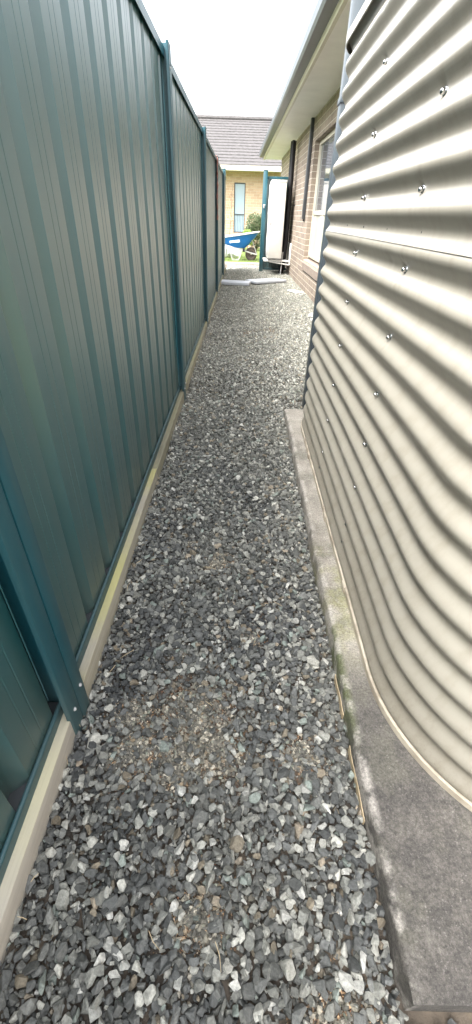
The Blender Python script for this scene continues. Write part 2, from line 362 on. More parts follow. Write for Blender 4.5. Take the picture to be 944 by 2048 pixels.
def layer(x0, x1, y0, y1, sp, smin, smax, z0, z1, variants, flat, pthr=.27, big=0):
    x, y = grid_pts(x0, x1, y0, y1, sp)
    p = np.array([patchv(a, b) for a, b in zip(x, y)])
    keep = np.array([allowed(a, b) for a, b in zip(x, y)]) & (rng.uniform(0, 1, x.size) > np.clip((p - pthr) * 2.4, 0, .94))
    x, y, p = x[keep], y[keep], p[keep]; n = len(x)
    s = smin + (smax - smin) * rng.beta(1.6, 2.6, n)
    if big: s *= np.where(rng.uniform(0, 1, n) < big, rng.uniform(1.25, 1.6, n), 1)
    u = np.array([und(a, b) for a, b in zip(x, y)])
    z = u + rng.uniform(z0, z1, n) - .004 * p
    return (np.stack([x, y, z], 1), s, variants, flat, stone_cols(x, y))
X0, X1 = -.392, 1.2
B = [layer(X0, .325, -1.4, 3.0, .0150, .0075, .0160, -.021, -.011, VH, .5),
     layer(X0, .325, -1.4, 3.0, .0125, .0030, .0070, -.016, -.004, VL, .7),
     layer(X0, .325, -1.4, 3.0, .0182, .0085, .0175, -.010, .000, VH, .45, big=.10),
     layer(.325, X1, 2.68, 3.0, .018, .008, .0165, -.014, -.002, VH, .5),
     layer(.325, X1, -1.4, .085, .015, .008, .0165, -.014, -.002, VH, .5),
     layer(X0, X1, 3.0, 13.1, .0200, .009, .0165, -.016, -.002, VL, .5, big=.06),
     layer(X0, X1, 3.0, 13.1, .030, .010, .0175, -.004, .004, VL, .5)]
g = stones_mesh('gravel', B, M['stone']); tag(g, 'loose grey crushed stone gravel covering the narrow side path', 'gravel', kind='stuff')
# fine grit in the dirt patches
gx = []; gy = []; gt = []
TAN = (1.75, 1.5, 1.25); RED = (1.0, .80, .66); NEU = (1.1, 1.0, .88)
TINT = [RED, NEU, TAN, TAN, RED, NEU, TAN, TAN, NEU] + [TAN] * 20
for pi_, (px, py, r, k) in enumerate(PATCH):
    n = int(5200 * k * (r / .08) ** 1.3) if py < 3 else int(700 * k)
    a = rng.uniform(0, 2 * PI, n); d = np.abs(rng.normal(0, .62, n)) * r
    gt.append(np.tile(TINT[pi_], (n, 1))); gx.append(px + np.cos(a) * d); gy.append(py + np.sin(a) * d * (1 if py < 2.5 else 1.6))
gx = np.concatenate(gx); gy = np.concatenate(gy); gt = np.concatenate(gt); ok = (gx > -.39) & np.array([allowed(a, b, .012) for a, b in zip(gx, gy)]); gx, gy, gt = gx[ok], gy[ok], gt[ok]
gz = np.array([groundz(a, b) for a, b in zip(gx, gy)]) + rng.uniform(0, .002, gx.size)
GP = np.array([(.08, .062, .045), (.14, .105, .072), (.26, .20, .14), (.13, .11, .09), (.26, .25, .22), (.40, .38, .34), (.17, .10, .075)])
gc = GP[rng.choice(len(GP), gx.size, p=[.24, .2, .18, .14, .12, .06, .06])] * rng.uniform(.8, 1.2, (gx.size, 1)) * gt
gs = .0013 + .0045 * rng.beta(1.1, 4, gx.size)
mx_ = rng.integers(0, len(gx), int(len(gx) * .16)); mpx = gx[mx_] + rng.normal(0, .012, len(mx_)); mpy = gy[mx_] + rng.normal(0, .012, len(mx_))
ok2 = (mpx > -.385) & np.array([allowed(a, b, .012) for a, b in zip(mpx, mpy)]); mpx, mpy = mpx[ok2], mpy[ok2]
mpz = np.array([groundz(a, b) for a, b in zip(mpx, mpy)]) + .003
mpc = stone_cols(mpx, mpy) * np.array([1.08, 1.0, .9])
gr = stones_mesh('grit', [(np.stack([mpx, mpy, mpz], 1), rng.uniform(.0035, .0085, len(mpx)), VL, .6, mpc), (np.stack([gx, gy, gz], 1), gs, VL, .9, gc)], M['stone'])
tag(gr, 'brown sandy grit showing through thin spots of the gravel', 'grit', kind='stuff')
# dry straw and twigs on the stones
tw = MB()
for i in range(44):
    x = random.uniform(-.38, .29); y = random.uniform(.1, 3.2) if i < 36 else random.uniform(3, 8)
    if i % 3 == 0 and i < 36: x = random.choice((-.372, .288)) + random.uniform(-.02, .012)
    a = random.uniform(0, 2 * PI); l = random.uniform(.012, .05); z = und(x, y) + .012
    p0 = Vector((x, y, z)); d = Vector((math.cos(a), math.sin(a), random.uniform(-.1, .25))) * l
    side = Vector((-d.y, d.x, 0)) * random.uniform(-.15, .15)
    tw.tube([p0, p0 + d * .5 + side, p0 + d], [.0007, .0009, .0004], 4)
tag(tw.build('dry_straw', M['straw'], fix=False), 'scattered dry straw and twigs lying on the gravel', 'straw', kind='stuff')

# ------------------------------------------------------------------ teal fence
FX = -.430      # raised face of the sheeting
fence = empty('steel_fence', (-.43, -1.8, 0), 0, 'long teal ribbed steel fence along the left of the gravel path', 'fence')
def W(mb, name, m, parent, smooth=None, fix=True):   # build in world coords under an unrotated parent
    o = mb.build(name, m, parent, smooth, fix)
    root = parent; off = Vector((0, 0, 0))
    while root: off += root.location; root = root.parent
    o.data.transform(Matrix.Translation(-off)); return o
def sheet_profile(y0, y1, E0=.819):
    """(y, x) line of a trapezoid rib sheet, pitch .2025; raised faces end (far side) at .819+n*.2025"""
    P = .2025; pts = []; k0 = math.floor((y0 - E0) / P) - 1
    rel = [(-.137, 0), (-.1355, 0), (-.090, 0), (-.0880, -.0009), (-.0860, -.0009), (-.084, 0), (-.056, 0), (-.0540, -.0009), (-.0520, -.0009), (-.050, 0), (-.0015, 0), (0, -.0007), (.0105, -.0325), (.012, -.0335), (.037, -.0335), (.039, -.0325)]
    k = k0
    while E0 + k * P - .14 < y1:
        e = E0 + k * P
        for (dy, dx) in rel:
            if y0 < e + dy < y1: pts.append((e + dy, FX + dx))
        k += 1
    pts = [(y0, pts[0][1])] + pts + [(y1, pts[-1][1])]
    return pts
def fence_sheet(y0, y1, z0, z1, name='panel', parent=None):
    pr = sheet_profile(y0, y1, .537 if y1 < .7 else .819); zs = np.linspace(z0, z1, 24); mb = MB(); n = len(pr)
    for z in zs:
        for (y, x) in pr:
            w = .0006 * math.sin(y * 2.1 + z * 1.3) * math.sin(z * 2.1 + y * 1.2)
            mb.v.append((x + w, y, z))
    for j in range(len(zs) - 1):
        for i in range(n - 1): a = j * n + i; mb.f.append((a, a + 1, a + n + 1, a + n))
    return W(mb, name, M['teal'], parent, None, fix=False)
FH = 1.76
def cpoly(sgn, w=.049, xf=-.388, xb=-.492, t=.0025, y=0.0):
    r = .006
    pts = [(xf - r, 0), (xf - .0015, .0015), (xf, r), (xf, w - .008), (xf - .002, w - .002), (xf - .008, w), (xf - .013, w), (xf - .013, w - t), (xf - .008, w - t), (xf - t - .001, w - .008), (xf - t, r), (xf - t - .002, t), (xf - r, t),
           (xb + r, t), (xb + t, r), (xb + t, w), (xb, w), (xb, r), (xb + r, 0)]
    return [(px, y + sgn * (py + .0012)) for px, py in pts]
posts_y = [.588 + 2.385 * k for k in range(-1, 5)]
for k, py in enumerate(posts_y):
    mb = MB(); mb.extr(cpoly(1, y=py), -.05, FH + .01); mb.extr(cpoly(-1, y=py), -.05 if k != 1 else -.03, FH + .01)
    p = W(mb, 'post', M['tealpost'], fence, 30)
    for (dy, z) in ((.028, .095), (-.026, .075), (.028, FH - .06), (-.026, FH - .08)):
        sc = MB(); sc.lathe([(.0052, 0), (.0052, .0015), (.0040, .0018), (.0038, .004), (.0028, .0048)], Matrix.Translation((-.388, py + dy, z)) @ rotM(None, (1, 0, 0)), 10)
        W(sc, 'screw', M['galv'], p, 40)
def rail_bottom(y0, y1):
    # C channel, front lip rolled
    xf = -.4175; xb = -.474; z0 = .0615; z1 = .095; r = .0035
    poly = [(xf, z0), (xf, z1 - r), (xf - .001, z1 - .0008), (xf - r, z1), (xf - .007, z1 - .001), (xf - .0085, z1 - .004), (xf - .006, z1 - .0045), (xf - .0025, z1 - .006), (xf - .0025, z0 + .0025), (xb + .002, z0 + .0025), (xb + .002, z1), (xb, z1), (xb, z0)]
    mb = MB(); T = Matrix(((1, 0, 0, 0), (0, 0, 1, 0), (0, 1, 0, 0), (0, 0, 0, 1)))
    poly = [(xf, z0), (xf, z1 - .005)] + [(xf - .0055 + .0055 * math.cos(a), z1 - .0055 + .0055 * math.sin(a)) for a in np.linspace(0, PI * 1.15, 9)] + [(xf - .007, z1 - .010), (xf - .0025, z0 + .0025), (xb + .002, z0 + .0025), (xb + .002, z1), (xb, z1), (xb, z0)]
    mb.extr(poly, y0, y1, T); return mb
def rail_top(y0, y1):
    xf = -.4145; xb = -.478; z1 = FH; z0 = FH - .042; t = .003
    poly = [(xf, z0), (xf, z1 - .004), (xf - .004, z1), (xb + .004, z1), (xb, z1 - .004), (xb, z0), (xb + t, z0), (xb + t, z1 - t), (xf - t, z1 - t), (xf - t, z0)]
    mb = MB(); T = Matrix(((1, 0, 0, 0), (0, 0, 1, 0), (0, 1, 0, 0), (0, 0, 0, 1))); mb.extr(poly, y0, y1, T); return mb
ends = posts_y + [11.62]
for k in range(len(ends) - 1):
    a = ends[k] + .053; b = ends[k + 1] - .053
    fence_sheet(ends[k] + .006, ends[k + 1] - .006, .070, FH - .006, parent=fence)
    W(rail_bottom(ends[k] + .006, ends[k + 1] - .006), 'bottom_rail', M['tealpost'], fence, 40)
    cdm = MB(); cdm.rbox(-.4715, -.4205, ends[k] + .008, ends[k + 1] - .008, .0645, .0745, .002); W(cdm, 'channel_shade_fill', M['dark'], fence)  # dark filler added so the bright channel floor reads as shaded
    W(rail_top(ends[k] + .006, ends[k + 1] - .006), 'top_rail', M['tealpost'], fence, 40)
    tb = MB()
    j = .0
    segs = [(ends[k] + .002, ends[k + 1] - .002)] if k != 1 else [(ends[k] + .002, ends[k] + 1.22), (ends[k] + 1.223, ends[k + 1] - .002)]
    for qi, (s0, s1) in enumerate(segs):
        tb = MB(); tb.rbox(-.462, -.394 + (.002 if qi else 0), s0, s1, -.09, .061 - (.002 if qi else 0), .002)
        W(tb, 'timber_plinth', M['timber_pale'] if k < 1 else M['timber'] if (k == 1 and qi == 0) else M['timber_old'], fence, 30)

# gate posts
def gate_post(x0, x1, y, label):
    e = empty('gate_post', ((x0 + x1) / 2, y, 0), 0, label, 'post', 'teal posts either side of the path opening')
    mb = MB(); mb.rbox(x0, x1, y - .045, y + .045, -.15, 1.9, .006); p = W(mb, 'post_tube', M['tealpost'], e, 40)
    c = MB(); c.rbox(x0 - .004, x1 + .004, y - .05, y + .05, 1.9, 1.915, .004); W(c, 'cap', M['tealpost'], e, 40)
    return e
g1 = gate_post(-.520, -.428, 11.70, 'teal square post at the far end of the long left fence')
g2 = gate_post(.400, .492, 11.70, 'teal square post with a latch right of the blue wheelbarrow')
mb = MB(); mb.rbox(.425, .455, 11.635, 11.655, 1.24, 1.31, .003); mb.tube([(.44, 11.63, 1.29), (.44, 11.61, 1.30), (.47, 11.61, 1.30)], .006, 6); W(mb, 'latch', M['galv'], g2, 40)
# return panel from the right post to the house
rf = empty('side_fence_panel', (.78, 11.76, 0), 0, 'short teal ribbed panel closing the gap behind the air conditioner', 'fence')
mb = MB(); n = 0; xx = .495; pr = []
while xx < 1.05:
    for dx, dy in ((0, 0), (.05, 0), (.055, .03), (.08, .03), (.085, 0)): pr.append((xx + dx, 11.76 + dy))
    xx += .0925
for z in (0.05, 1.78):
    for p in pr: mb.v.append((p[0], p[1], z))
for i in range(len(pr) - 1): mb.f.append((i, i + 1, i + 1 + len(pr), i + len(pr)))
W(mb, 'panel', M['teal'], rf, 25, fix=False)
mb = MB(); mb.rbox(.495, 1.06, 11.735, 11.80, .03, .075, .004); W(mb, 'bottom_rail', M['tealpost'], rf)
mb = MB(); mb.rbox(.495, 1.06, 11.735, 11.80, 1.765, 1.81, .004); W(mb, 'top_rail', M['tealpost'], rf)

# cloth strap on the fence
st = empty('hanging_cloth', (-.40, 7.70, 1.45), 0, 'reddish brown twisted cloth strip hanging down the far part of the teal fence', 'cloth')
mb = MB(); NZ = 40; NA = 10
for j in range(NZ + 1):
    z = 1.03 + (FH - 1.03) * j / NZ; ph = j * .35
    rx = .010 + .004 * math.sin(j * .9); ry = .040 + .014 * math.sin(j * .55 + 1) + .010 * math.sin(j * 1.7)
    for k in range(NA):
        a = 2 * PI * k / NA
        mb.v.append((-.400 + rx * math.cos(a) * (1 + .3 * math.sin(3 * a + ph)), 7.69 + .02 * math.sin(j * .3) + ry * math.sin(a) * (1 + .2 * math.cos(2 * a + ph)), z))
for j in range(NZ):
    for k in range(NA): a = j * NA + k; b = j * NA + (k + 1) % NA; mb.f.append((a, b, b + NA, a + NA))
mb.f.append(tuple(range(NA))); mb.f.append(tuple(NZ * NA + k for k in range(NA)))
W(mb, 'cloth_strip', M['rust'], st, 60)
mb = MB(); mb.tube([(-.400, 7.70, FH - .03), (-.402, 7.70, FH + .006), (-.43, 7.70, FH + .012), (-.47, 7.70, FH + .006), (-.485, 7.70, FH - .05)], .006, 6); W(mb, 'hook', M['rust'], st)

# ------------------------------------------------------------------ concrete slab
sl = MB()
def slab_prof(top=.060, xl=.310):
    r = .012
    return [(xl + .003, -.08), (xl, -.01), (xl, top - r), (xl + r * .3, top - r * .3), (xl + r, top), (1.36, top), (1.36, -.08)]
ysl = list(np.linspace(.095, 2.662, 70)); pr = slab_prof(); npn = len(pr)
mbv = []; 
for j, y in enumerate(ysl):
    w = .0025 * math.sin(y * 9) + .0015 * math.sin(y * 23 + 1); inn = .008 if j in (0, len(ysl) - 1) else 0
    for i, (x, z) in enumerate(pr):
        mbv.append((x + (w if i < 5 else 0) + (inn if i < 3 else 0), y, z - (.005 if inn and i in (3, 4) else 0)))
sl.v = mbv
for j in range(len(ysl) - 1):
    for i in range(npn - 1): a = j * npn + i; sl.f.append((a, a + 1, a + npn + 1, a + npn))
sl.f.append(tuple(range(npn))); sl.f.append(tuple((len(ysl) - 1) * npn + i for i in range(npn)))
so = sl.build('concrete_slab', M['slab'], None, 50); tag(so, 'stained mossy concrete slab under the cream corrugated tank', 'slab')
for (a, b, lb) in ((.36, .52, 'longer pale timber splinter at the slab foot nearest the camera'), (.60, .72, 'shorter pale timber splinter at the slab foot beside the mossy patch')):
    fw = MB()
    q = [(.3065 - .001 * math.sin(t * 9), a + (b - a) * t, .010 + .003 * math.sin(t * 7)) for t in np.linspace(0, 1, 9)]
    for p0, p1 in zip(q, q[1:]):
        fw.add([(p0[0], p0[1], -.005), (p0[0], p0[1], p0[2] + .006), (p1[0], p1[1], p1[2] + .006), (p1[0], p1[1], -.005),
                (p0[0] - .002, p0[1], -.005), (p0[0] - .002, p0[1], p0[2] + .006), (p1[0] - .002, p1[1], p1[2] + .006), (p1[0] - .002, p1[1], -.005)], [(0, 1, 2, 3), (4, 5, 6, 7), (1, 5, 6, 2), (0, 4, 5, 1), (3, 2, 6, 7)])
    tag(fw.build('timber_splinter', M['straw'], None), lb, 'timber', 'timber splinters along the slab')

# ------------------------------------------------------------------ corrugated tank
tank = empty('water_tank', (.82, 1.45, .06), 0, 'large cream corrugated steel water tank with rounded ends on the concrete slab', 'water tank')
TX0, TX1 = .381, 1.255; RN = .44; RF = .33; YN, YF = .70, 2.32
def outline():
    pts = []
    for y in np.arange(YN, YF, .008): pts.append((TX0, y, -1, 0))            # visible straight side, outward -x
    for a in np.linspace(0, PI / 2, 46): pts.append((TX0 + RF - RF * math.cos(a), YF + RF * math.sin(a), -math.cos(a), math.sin(a)))
    for a in np.linspace(PI / 2, PI, 24)[1:]: pts.append((TX1 - RF - RF * math.cos(a), YF + RF * math.sin(a), -math.cos(a), math.sin(a)))
    for y in np.linspace(YF, YN, 14)[1:]: pts.append((TX1, y, 1, 0))
    rr = RN - .003
    for a in np.linspace(PI, 1.5 * PI, 30)[1:]: pts.append((TX1 - rr - rr * math.cos(a), YN + rr * math.sin(a), -math.cos(a), math.sin(a)))
    for a in np.linspace(1.5 * PI, 2 * PI, 70)[1:-1]: pts.append((TX0 + RN - RN * math.cos(a), YN + RN * math.sin(a), -math.cos(a), math.sin(a)))
    return pts
OUT = outline(); PITCH = .0787; ZC = .957; AMP = .0100
tscrews = [(1.19, z) for z in (.996, .839, .682, .524, .367, .210, .131)] + [(1.745, z) for z in (1.153, .996, .839, .682, .524, .367, .210, .131)] + [(1.19, 1.153)]
for yy in (1.19, 1.745):
    for k in (2, 4, 6, 8): tscrews.append((yy, 1.153 + .1574 * k / 2))
def wave(z): return -AMP + AMP * math.cos(2 * PI * (z - ZC) / PITCH)      # 0 at crests, -2A in troughs
rdn = random.Random(5); DENTS = [(rdn.uniform(.72, 2.3), rdn.uniform(.2, 1.6), rdn.uniform(.012, .03), rdn.uniform(-.0022, .0022)) for _ in range(34)]
def tank_wall(z0, z1, off, name, lip):
    zs = list(np.arange(z0, z1, PITCH / 14)) + [z1]; mb = MB(); n = len(OUT)
    near = [s for s in tscrews if z0 - .05 < s[1] < z1 + .05]
    for z in zs:
        w = wave(z) + off
        for (x, y, nx, ny) in OUT:
            d = w + .0008 * math.sin(y * 5.3 + z * 7) * (1 if nx < 0 else 0)
            if nx == -1 and ny == 0:
                for (ey, ez, er, ea) in DENTS:
                    if abs(y - ey) < .07 and abs(z - ez) < .05: d += ea * math.exp(-((y - ey) ** 2 / 2.5 + (z - ez) ** 2) / (er * er))
                for (sy, sz) in near:
                    dy = abs(y - sy); dz = z - sz
                    if dy < .06 and abs(dz) < .05:
                        st_ = 1.0 if sz > .95 else .45
                        # crease lines fanning up from the screw (two arms) and down
                        arm = math.exp(-((dy - abs(dz) * .55) / .006) ** 2) * math.exp(-(dz / .028) ** 2)
                        d -= st_ * (.0045 * math.exp(-(dy * dy + dz * dz) / (.012 ** 2)) + .0022 * arm)
            mb.v.append((x + nx * d, y + ny * d, z))
    m = len(zs)
    for j in range(m - 1):
        for i in range(n): a = j * n + i; b = j * n + (i + 1) % n; mb.f.append((a, b, b + n, a + n))
    if lip:   # rolled lower edge of the upper sheet
        k0 = len(mb.v)
        for (x, y, nx, ny) in OUT:
            d = wave(z0) + off - .003; mb.v.append((x + nx * d, y + ny * d, z0 + .0005))
        for i in range(n): b = (i + 1) % n; mb.f.append((i, b, k0 + b, k0 + i))
    return W(mb, name, M['tank'], tank, 60, fix=False)
tank_wall(.075, 1.075, 0, 'lower_wall_sheet', False)
tank_wall(1.0475, 1.66, .0024, 'upper_wall_sheet', True)
def ring_mb(z0, z1, o0, o1, outl=OUT):
    mb = MB(); n = len(outl)
    sec = [(o0, z0), (o1, z0 + .001), (o1, z1 - .002), (o1 - .002, z1), (o0, z1)]
    for (d, z) in sec:
        for (x, y, nx, ny) in outl: mb.v.append((x + nx * d, y + ny * d, z))
    for j in range(len(sec) - 1):
        for i in range(n): a = j * n + i; b = j * n + (i + 1) % n; mb.f.append((a, b, b + n, a + n))
    return mb
W(ring_mb(.0605, .082, -.015, .0035), 'base_trim', M['ring'], tank, 40)
for y in (1.97, 1.42, 1.02):
    jt = MB(); jt.rbox(.3725, .3785, y - .018, y + .018, .061, .0855, .0012); W(jt, 'trim_joiner', M['ring'], tank, 40)
lid = MB(); n = len(OUT)
secs = [(.006, 1.640), (.010, 1.642), (.012, 1.668), (-.01, 1.678), (-.15, 1.70), (-.30, 1.715)]
for (d, z) in secs:
    for (x, y, nx, ny) in OUT: lid.v.append((x + nx * d, y + ny * d, z))
for j in range(len(secs) - 1):
    for i in range(n): a = j * n + i; b = j * n + (i + 1) % n; lid.f.append((a, b, b + n, a + n))
lid.f.append(tuple((len(secs) - 1) * n + i for i in range(n)))
W(lid, 'lid', M['tank'], tank, 40)
s0 = None
for i, (sy, sz) in enumerate(tscrews):
    if s0 is None:
        mb = MB(); mb.lathe([(.0088, -.002), (.0092, 0), (.0086, .0012), (.006, .0022), (.0058, .0022), (.0060, .006), (.0052, .0088), (.0032, .0104), (.0008, .0109)], rotM(None, (-1, 0, 0)), 16)
        s0 = mb.build('screw', M['chrome'], tank, 50)
        wm = MB(); wm.lathe([(.0070, -.0045), (.0080, -.0045), (.0083, -.0019), (.0070, -.0019)], rotM(None, (-1, 0, 0)), 14)
        w0 = wm.build('rubber_washer', M['rubber'], s0); s = s0; w = w0
    else:
        s = s0.copy(); COL.objects.link(s); s.parent = tank; w = w0.copy(); COL.objects.link(w); w.parent = s
    big_ = 1.0
    s.location = Vector((TX0 + 2 * AMP + (.0012 if sz < 1.05 else -.001) , sy, sz)) - tank.location
    s.rotation_euler = (random.uniform(-.1, .1), random.uniform(-.12, .12), random.uniform(-.15, .15))
for y in (2.22, 1.955, 1.685, 1.405, 1.13, .865):
    rv = MB(); rv.lathe([(.0022, -.004), (.0030, -.001), (.0026, .0012), (.0009, .0018)], Matrix.Translation((TX0 + 2 * AMP - .0024, y, 1.0745)) @ rotM(None, (-1, 0, 0)), 8); W(rv, 'rivet', M['dark'], tank)

# downpipe at the back of the tank
dp = empty('downpipe', (.485, 2.83, 0), 0, 'dark slate rectangular downpipe rising just behind the far end of the tank', 'downpipe')
mb = MB(); mb.rbox(.451, .552, 2.795, 2.87, .0, 2.20, .006); W(mb, 'pipe', M['slate'], dp, 40)
mb = MB(); mb.tube([(.50, 2.83, 2.16), (.50, 2.84, 2.24), (.53, 2.95, 2.29), (.62, 3.85, 2.44), (.63, 3.95, 2.47)], .042, 12); W(mb, 'elbow', M['slate'], dp, 40)
mb = MB(); mb.rbox(.447, .556, 2.791, 2.874, 1.55, 1.575, .002); W(mb, 'bracket', M['slate'], dp, 40)

# ------------------------------------------------------------------ brick house on the right
HX = 1.26; HA = R(.945)
house = empty('brick_house', (HX, 0, 0), HA, 'tan brick house wall with window and tiled eave on the right beyond the tank', 'house')
def HM(mb, name, m, parent=house, smooth=None, fix=True): return mb.build(name, m, parent, smooth, fix)
WY0, WY1, WZ0, WZ1 = 6.9, 8.95, .50, 2.10; HT = 2.42
w = MB()
def wall_quad(y0, y1, z0, z1, x=0.0): w.add([(x, y0, z0), (x, y1, z0), (x, y1, z1), (x, y0, z1)], [(0, 3, 2, 1)])
wall_quad(4.4, WY0, -.15, HT); wall_quad(WY1, 15.2, -.15, HT); wall_quad(WY0, WY1, -.15, WZ0 - .19); wall_quad(WY0, WY1, WZ1, HT)
D = .15
w.add([(0, WY1, WZ0 - .19), (D, WY1, WZ0 - .19), (D, WY1, WZ1), (0, WY1, WZ1)], [(0, 1, 2, 3)])
w.add([(0, WY0, WZ0 - .19), (D, WY0, WZ0 - .19), (D, WY0, WZ1), (0, WY0, WZ1)], [(3, 2, 1, 0)])
w.add([(0, WY0, WZ1), (D, WY0, WZ1), (D, WY1, WZ1), (0, WY1, WZ1)], [(0, 1, 2, 3)])
w.add([(0, 4.4, -.15), (1.9, 4.4, -.15), (1.9, 4.4, HT), (0, 4.4, HT)], [(0, 3, 2, 1)])
wall_quad(-4, 4.4, -.15, HT, 1.9)  # unseen stretch, set back deep to let sky light onto tank and fence
w.add([(0, 15.2, -.15), (5, 15.2, -.15), (5, 15.2, HT), (0, 15.2, HT)], [(0, 3, 2, 1)])
wallo = HM(w, 'wall', M['brick'])
# sill: sloping row of brick on edge
s = MB(); nb = 24
for i in range(nb):
    y0 = WY0 + (WY1 - WY0) * i / nb + .003; y1 = WY0 + (WY1 - WY0) * (i + 1) / nb - .003
    poly = [(-.018, WZ0 - .075), (-.018, WZ0 - .185), (.02, WZ0 - .19), (D, WZ0 - .19), (D, WZ0 + .01)]
    T = Matrix(((1, 0, 0, 0), (0, 0, 1, 0), (0, 1, 0, 0), (0, 0, 0, 1))); s.extr(poly, y0, y1, T)
sill = HM(s, 'sill', M['sill'])
s = MB(); s.box(.0, D - .01, WY0 + .004, WY1 - .004, WZ0 - .18, WZ0 - .03, None); HM(s, 'sill_mortar', M['kerb'], sill)
s = MB(); s.box(-.006, .01, WY0, WY1 - .12, WZ0 - .205, WZ0 - .188); HM(s, 'sill_shadow_strip', M['black'], sill)  # black strip painted in for the shadow line under the sill
# window
fr = MB(); x0, x1 = D - .075, D + .03; fwid = .055
fr.rbox(x0, x1, WY0, WY0 + fwid, WZ0, WZ1, .004); fr.rbox(x0, x1, WY1 - fwid - .0, WY1 - .002, WZ0, WZ1, .004)
fr.rbox(x0, x1, WY0 + fwid, WY1 - fwid, WZ0 + .012, WZ0 + .075, .004); fr.rbox(x0, x1, WY0 + fwid, WY1 - fwid, WZ1 - fwid, WZ1 - .002, .004)
fr.rbox(x0 + .01, x1, WY0 + fwid, WY1 - fwid, 1.13, 1.19, .004); fr.rbox(x0 + .01, x1, 7.9, 7.96, WZ0 + .06, 1.13, .003)
win = HM(fr, 'window', M['cream'], smooth=30)
gq = MB(); gq.box(x0 + .03, x0 + .036, WY0 + fwid, WY1 - fwid, WZ0 + .07, 1.135); HM(gq, 'lower_pane', M['glass'], win)
gq = MB(); gq.box(x0 + .03, x0 + .036, WY0 + fwid, WY1 - fwid, 1.185, WZ1 - fwid); HM(gq, 'upper_pane', M['glassd'], win)
# eave, gutter, roof
e = MB(); e.rbox(-.46, 5, 3.95, 15.6, HT, HT + .02, .002); HM(e, 'soffit', M['white'])
e = MB(); e.rbox(-.50, -.464, 3.9, 15.6, HT - .02, HT + .14, .003); e.rbox(-.463, 5, 3.9, 3.935, HT - .02, HT + .14, .003); HM(e, 'fascia', M['cream'])
gp = MB(); T = Matrix(((1, 0, 0, 0), (0, 0, 1, 0), (0, 1, 0, 0), (0, 0, 0, 1)))
gp.extr([(-.504, HT + .03), (-.60, HT + .03), (-.615, HT + .06), (-.615, HT + .145), (-.605, HT + .15), (-.605, HT + .06), (-.595, HT + .04), (-.504, HT + .04)], 3.9, 15.6, T); HM(gp, 'gutter', M['slate'])
rf_ = MB(); nr = 16
for i in range(nr):   # overlapping tile courses up the slope
    xa = -.56 + i * .31; za = HT + .17 + i * .31 * .42; xb = xa + .34; zb = za + .34 * .42
    rf_.extr([(xa, za), (xa, za + .028), (xb, zb + .004), (xb, zb - .012)], 3.85, 15.7, T)
HM(rf_, 'roof', M['roof'])
# black weep vent high on the wall
v = MB(); v.box(-.006, .02, 11.05, 11.30, 1.285, 1.315); HM(v, 'wall_vent', M['black'])

# square grey conduit on the wall
cd = empty('wall_conduit', (1.085, 9.3, 1.07), HA, 'dark grey square conduit fixed upright on the brick wall left of the window', 'conduit')
mb = MB(); mb.rbox(-.035, .015, -.055, .055, 0, 1.35, .004); mb.build('casing', M['dark'], cd, 30)
mb = MB(); mb.lathe([(.010, 0), (.010, .002), (.006, .003)], Matrix.Translation((-.035, 0, .13)) @ rotM(None, (-1, 0, 0)), 10); mb.build('fixing', M['black'], cd)
mb = MB(); mb.rbox(-.012, .008, -.03, .03, -.035, 0.0, .003); mb.build('cable_end', M['black'], cd)

# air conditioner
ac = empty('air_conditioner', (.70, 11.3, .30), 0, 'ivory air conditioner outdoor unit on white wall brackets beside the teal post', 'air conditioner')
AX0, AX1, AY0, AY1, AZ0, AZ1 = .545, .865, 10.95, 11.68, .325, 1.70
mb = MB(); mb.rbox(AX0 + .02, AX1, AY0, AY1, AZ0, AZ1, .010); body = W(mb, 'case', M['acbody'], ac, 40)
mb = MB(); mb.rbox(AX0 + .01, AX1 + .006, AY0 - .006, AY1 + .004, AZ1 - .03, AZ1 + .012, .006); W(mb, 'top_cover', M['acbody'], ac, 40)
mb = MB(); mb.rbox(AX0, AX0 + .03, AY0 + .003, AY1, AZ0 + .004, AZ1 - .035, .008); fp = W(mb, 'front_panel', M['white'], ac, 40)
mb = MB(); mb.rbox(AX0 + .03, AX0 + .05, AY0 - .005, AY0 + .004, AZ0 + .62, AZ0 + .66, .001); W(mb, 'grip', M['dark'], ac)
for zc in (.66, 1.30):
    gm = MB(); Tm = Matrix.Translation((AX0 - .004, 11.31, zc)) @ rotM(None, (-1, 0, 0))
    for r in (.05, .09, .13, .17, .21, .25, .28):
        pts = [Tm @ Vector((r * math.cos(a), r * math.sin(a), 0)) for a in np.linspace(0, 2 * PI, 37)]; gm.tube(pts, .0035, 5, False)
    for a in np.linspace(0, PI, 9)[:-1]: gm.tube([Tm @ Vector((.28 * math.cos(a), .28 * math.sin(a), 0)), Tm @ Vector((-.28 * math.cos(a), -.28 * math.sin(a), 0))], .003, 5)
    go = W(gm, 'fan_grille', M['white'], ac, 60)
    dk = MB(); dk.lathe([(.275, 0), (.275, .002)], Matrix.Translation((AX0 - .0005, 11.31, zc)) @ rotM(None, (-1, 0, 0)), 32); W(dk, 'fan_opening', M['black'], go)
for yb in (11.02, 11.52):
    mb = MB(); xw = HX - .0165 * yb - .004
    mb.rbox(xw - .035, xw, yb - .02, yb + .02, .20, .62, .003)
    mb.rbox(.47, xw - .036, yb - .02, yb + .02, .262, .298, .003)
    mb.tube([(.60, yb, .258), (xw - .03, yb, .205)], .012, 6)
    W(mb, 'bracket', M['white'], ac, 40)
for xa in (.60, .80):
    mb = MB(); mb.rbox(xa - .03, xa + .03, 10.98, 11.56, .299, .324, .003); W(mb, 'mount_rail', M['galv'], ac, 40)
hs = empty('pipe_bundle', (.97, 11.2, 0), 0, 'black insulated pipes dropping between the air conditioner and the brick wall', 'pipes')
